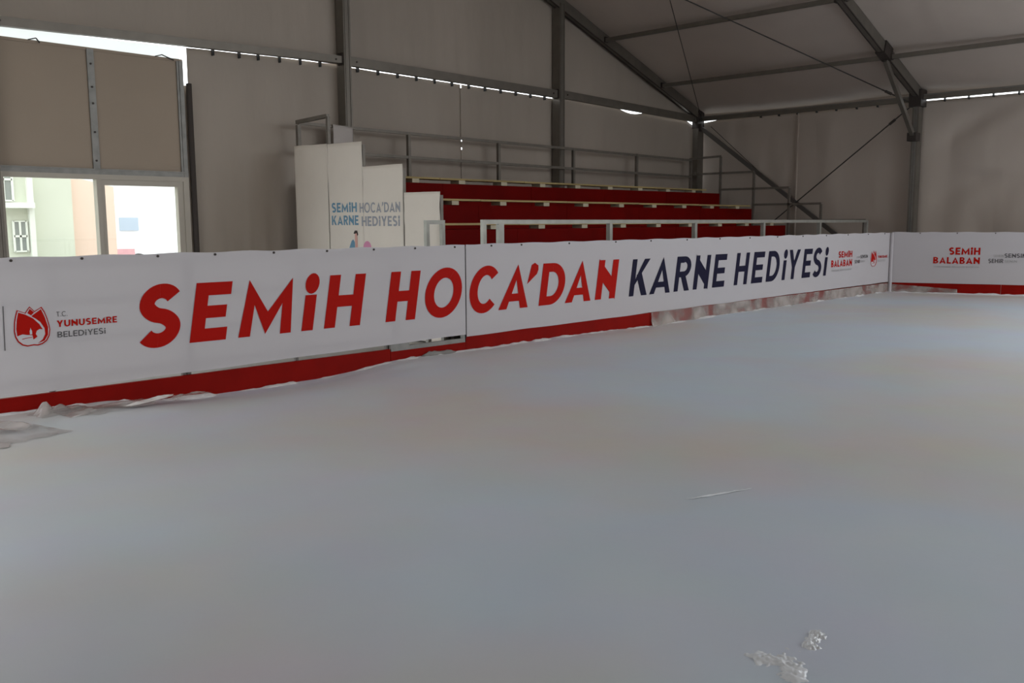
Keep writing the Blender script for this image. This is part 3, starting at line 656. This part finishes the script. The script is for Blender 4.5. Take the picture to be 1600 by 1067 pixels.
# ---------------------------------------------------------------- side cloths
SIDE = Plane((XL-.055, 0, 0), (0, -1, 0), (-1, 0, 0))       # a = -y
def side_cloth(poly_fn, a0, a1, lab, name='side_cloth', amp=.02, seed=0, nu=34):
    t = thing(name, lab, 'cloth', SIDE.at((a0+a1)/2, -.2, 0), 'white cloths on the grandstand end', 'thing')
    b = bm_(); grid(b, nu, 40, lambda u, v: SIDE.at(a0+(a1-a0)*u, -.2+(poly_fn(a0+(a1-a0)*u)+.2)*v, amp*(nz(u*2+seed, v*4, seed)+.5*nz(u*5, v*9, seed))*(.04+.96*min(1, max(0, (v-.72)/.08)))))
    obj('fabric_sheet', b, cloth, t, smooth=True, solid=.003); return t
c1 = side_cloth(lambda a: 2.425 - .02*a, .20, 1.005, 'narrow white cloth strip hanging next to the tent wall', seed=1)
t = side_cloth(lambda a: 2.41 - .012*a if a < 1.80 else 2.06-.008*a, 1.02, 1.795, 'stepped white cloth with blue grey lettering on the grandstand end', seed=2)
b = bm_(); grid(b, 30, 40, lambda u, v: SIDE.at(1.795+.835*u, -.2+(2.055+.2)*v, .02*(nz(u*2+2, v*4, 7)+.5*nz(u*5, v*9, 3))*(.04+.96*min(1, max(0, (v-.83)/.06))))); obj('fabric_sheet', b, cloth, t, smooth=True, solid=.003)
side_cloth(lambda a: 1.69 - .006*(a-2.65), 2.655, 3.34, 'lowest white cloth piece beside the stair handrail', seed=5)
DS = .0045
b = bm_(); run(b, SIDE, 'SEMİH', 1.085, 1.66, 1.455, .130, .19, 0, DS); run(b, SIDE, 'KARNE', 1.08, 1.69, 1.28, .130, .19, 0, DS); pobj('lettering', b, pblue, t, 'blue lettering')
b = bm_(); run(b, SIDE, "HOCA'DAN", 1.72, 2.575, 1.445, .130, .17, 0, DS); run(b, SIDE, 'HEDİYESİ', 1.76, 2.565, 1.265, .130, .19, 0, DS); pobj('lettering', b, pslate, t, 'slate grey lettering')
idf = lambda x, y: (x, y)
for nm, m, polys in (('printed_hair', phair, [[(1.57,1.165),(1.60,1.205),(1.655,1.205),(1.675,1.15),(1.65,1.13),(1.64,1.17),(1.60,1.16)]]), ('printed_face', pskin, [[(1.60,1.16),(1.64,1.17),(1.655,1.12),(1.66,1.0),(1.65,.86),(1.61,.86),(1.60,1.06)]]),
        ('printed_coat', pblue, [[(1.46,.86),(1.47,.97),(1.52,1.06),(1.56,1.085),(1.595,1.05),(1.60,.86)]]), ('printed_ball', ppink, [[(1.87+.09*math.cos(i*.35), .965+.10*math.sin(i*.35)) for i in range(18)]])):
    b = bm_(); put(b, SIDE, polys, idf, DS); pobj(nm, b, m, t)
b = bm_(); grid(b, 10, 20, lambda u, v: (-10.42+.36*u, -.285+.01*nz(u*3, v*3, 2), 1.95+.82*v - .03*u)); tag(obj('rail_cloth', b, greyc, base=(-10.2, -.28, 1.95), smooth=True, solid=.003), 'grey cloth hung over the back guardrail above the white cloths', 'cloth', None, 'thing')

# ---------------------------------------------------------------- outside the window
gren = mat('green_render', (.63, .655, .54), .8, var=.06, vscale=1)
oran = mat('orange_render', (.76, .58, .47), .8)
trimw = mat('white_trim', (.76, .78, .70), .7)
gl = mat('facade_glass', (.26, .28, .26), .2)
carw = mat('car_white', (.85, .86, .88), .3); carg = mat('car_glass', (.40, .47, .56), .15)
def fac_window(p, x0, x1, z0, z1, y):
    b = bm_(); box(b, (x0, y-.03, z0), (x1, y+.05, z1)); f = obj('window_glazing', b, gl, p)
    b = bm_(); xm = (x0+x1)/2; zm = (z0+z1)/2
    for a in (((x0-.02, z0-.02), (x0+.02, z1+.02)), ((x1-.02, z0-.02), (x1+.02, z1+.02)), ((xm-.018, z0), (xm+.018, z1)), ((x0, zm-.02), (x1, zm+.02)), ((x0, z0-.03), (x1, z0)), ((x0, z1), (x1, z1+.02))): box(b, (a[0][0], y-.05, a[0][1]), (a[1][0], y-.03, a[1][1]))
    obj('window_bars', b, trimw, f)
gb = thing('green_building', 'pale green house with white barred windows outside the left pane', 'building', (-11, 10, -.22))
b = bm_(); box(b, (-22, 8.0, -.22), (-11.86, 12, 6.0)); box(b, (-11.86, 8.15, -.22), (-11.0, 12, 2.40)); obj('wall', b, gren, gb)
fac_window(gb, -12.52, -12.20, 1.80, 2.6, 8.0); fac_window(gb, -12.235, -11.99, .80, 1.37, 8.0)
b = bm_(); box(b, (-22, 7.75, 1.64), (-11.87, 8.0, 1.75)); obj('ledge', b, trimw, gb)
b = bm_(); box(b, (-11.94, 7.9, -.22), (-11.84, 8.0, 6.0)); obj('corner_trim', b, trimw, gb)
ob = thing('orange_building', 'pale orange house at the right of the green one outside the window', 'building', (-10.5, 10, -.22))
b = bm_(); v = [b.verts.new(q) for y in (8.3, 12) for q in ((-10.985, y, -.22), (-10.05, y, -.22), (-10.05, y, 2.12), (-10.7, y, 2.26), (-10.985, y, 2.26))]
for f in ((0,1,2,3,4), (9,8,7,6,5), (0,5,6,1), (1,6,7,2), (2,7,8,3), (3,8,9,4), (4,9,5,0)): b.faces.new([v[i] for i in f])
obj('wall', b, oran, ob)
vn = thing('white_van', 'white van parked outside the right window pane', 'van', (-6, 15.5, -.22))
b = bm_(); box(b, (-7.25, 14.9, .1), (-2.5, 17, 2.0)); bmesh.ops.bevel(b, geom=b.edges[:], offset=.12, segments=3); obj('body', b, carw, vn)
b = bm_(); box(b, (-7.10, 14.86, 1.13), (-6.55, 14.92, 1.51)); obj('side_window', b, carg, vn)
b = bm_(); box(b, (-7.26, 15.1, 1.13), (-7.22, 16.6, 1.51)); obj('windscreen', b, carg, vn)
for x in (-6.6, -3.4):
    b = bm_(); tube(b, (x, 14.85, .12), (x, 15.1, .12), .34, 20); obj('wheel', b, dark, vn)
b = bm_(); box(b, (-7.6, 14.2, -.22), (-7.0, 14.35, .62)); tag(obj('planter', b, mat('planter_pink', (.62, .34, .36), .7), base=(-7.3, 14.3, -.22)), 'small pinkish box on the ground left of the white van', 'planter')
pb = thing('far_building', 'bright pale building far behind the white van', 'building', (-2, 30, -.22))
b = bm_(); box(b, (-4.0, 26, -.22), (12, 32, 7)); obj('wall', b, mat('pale_render', (.82, .83, .80), .8), pb)
b = bm_(); box(b, (-4.0, 25.8, 3.6), (12, 26, 3.7)); obj('cornice', b, trimw, pb)
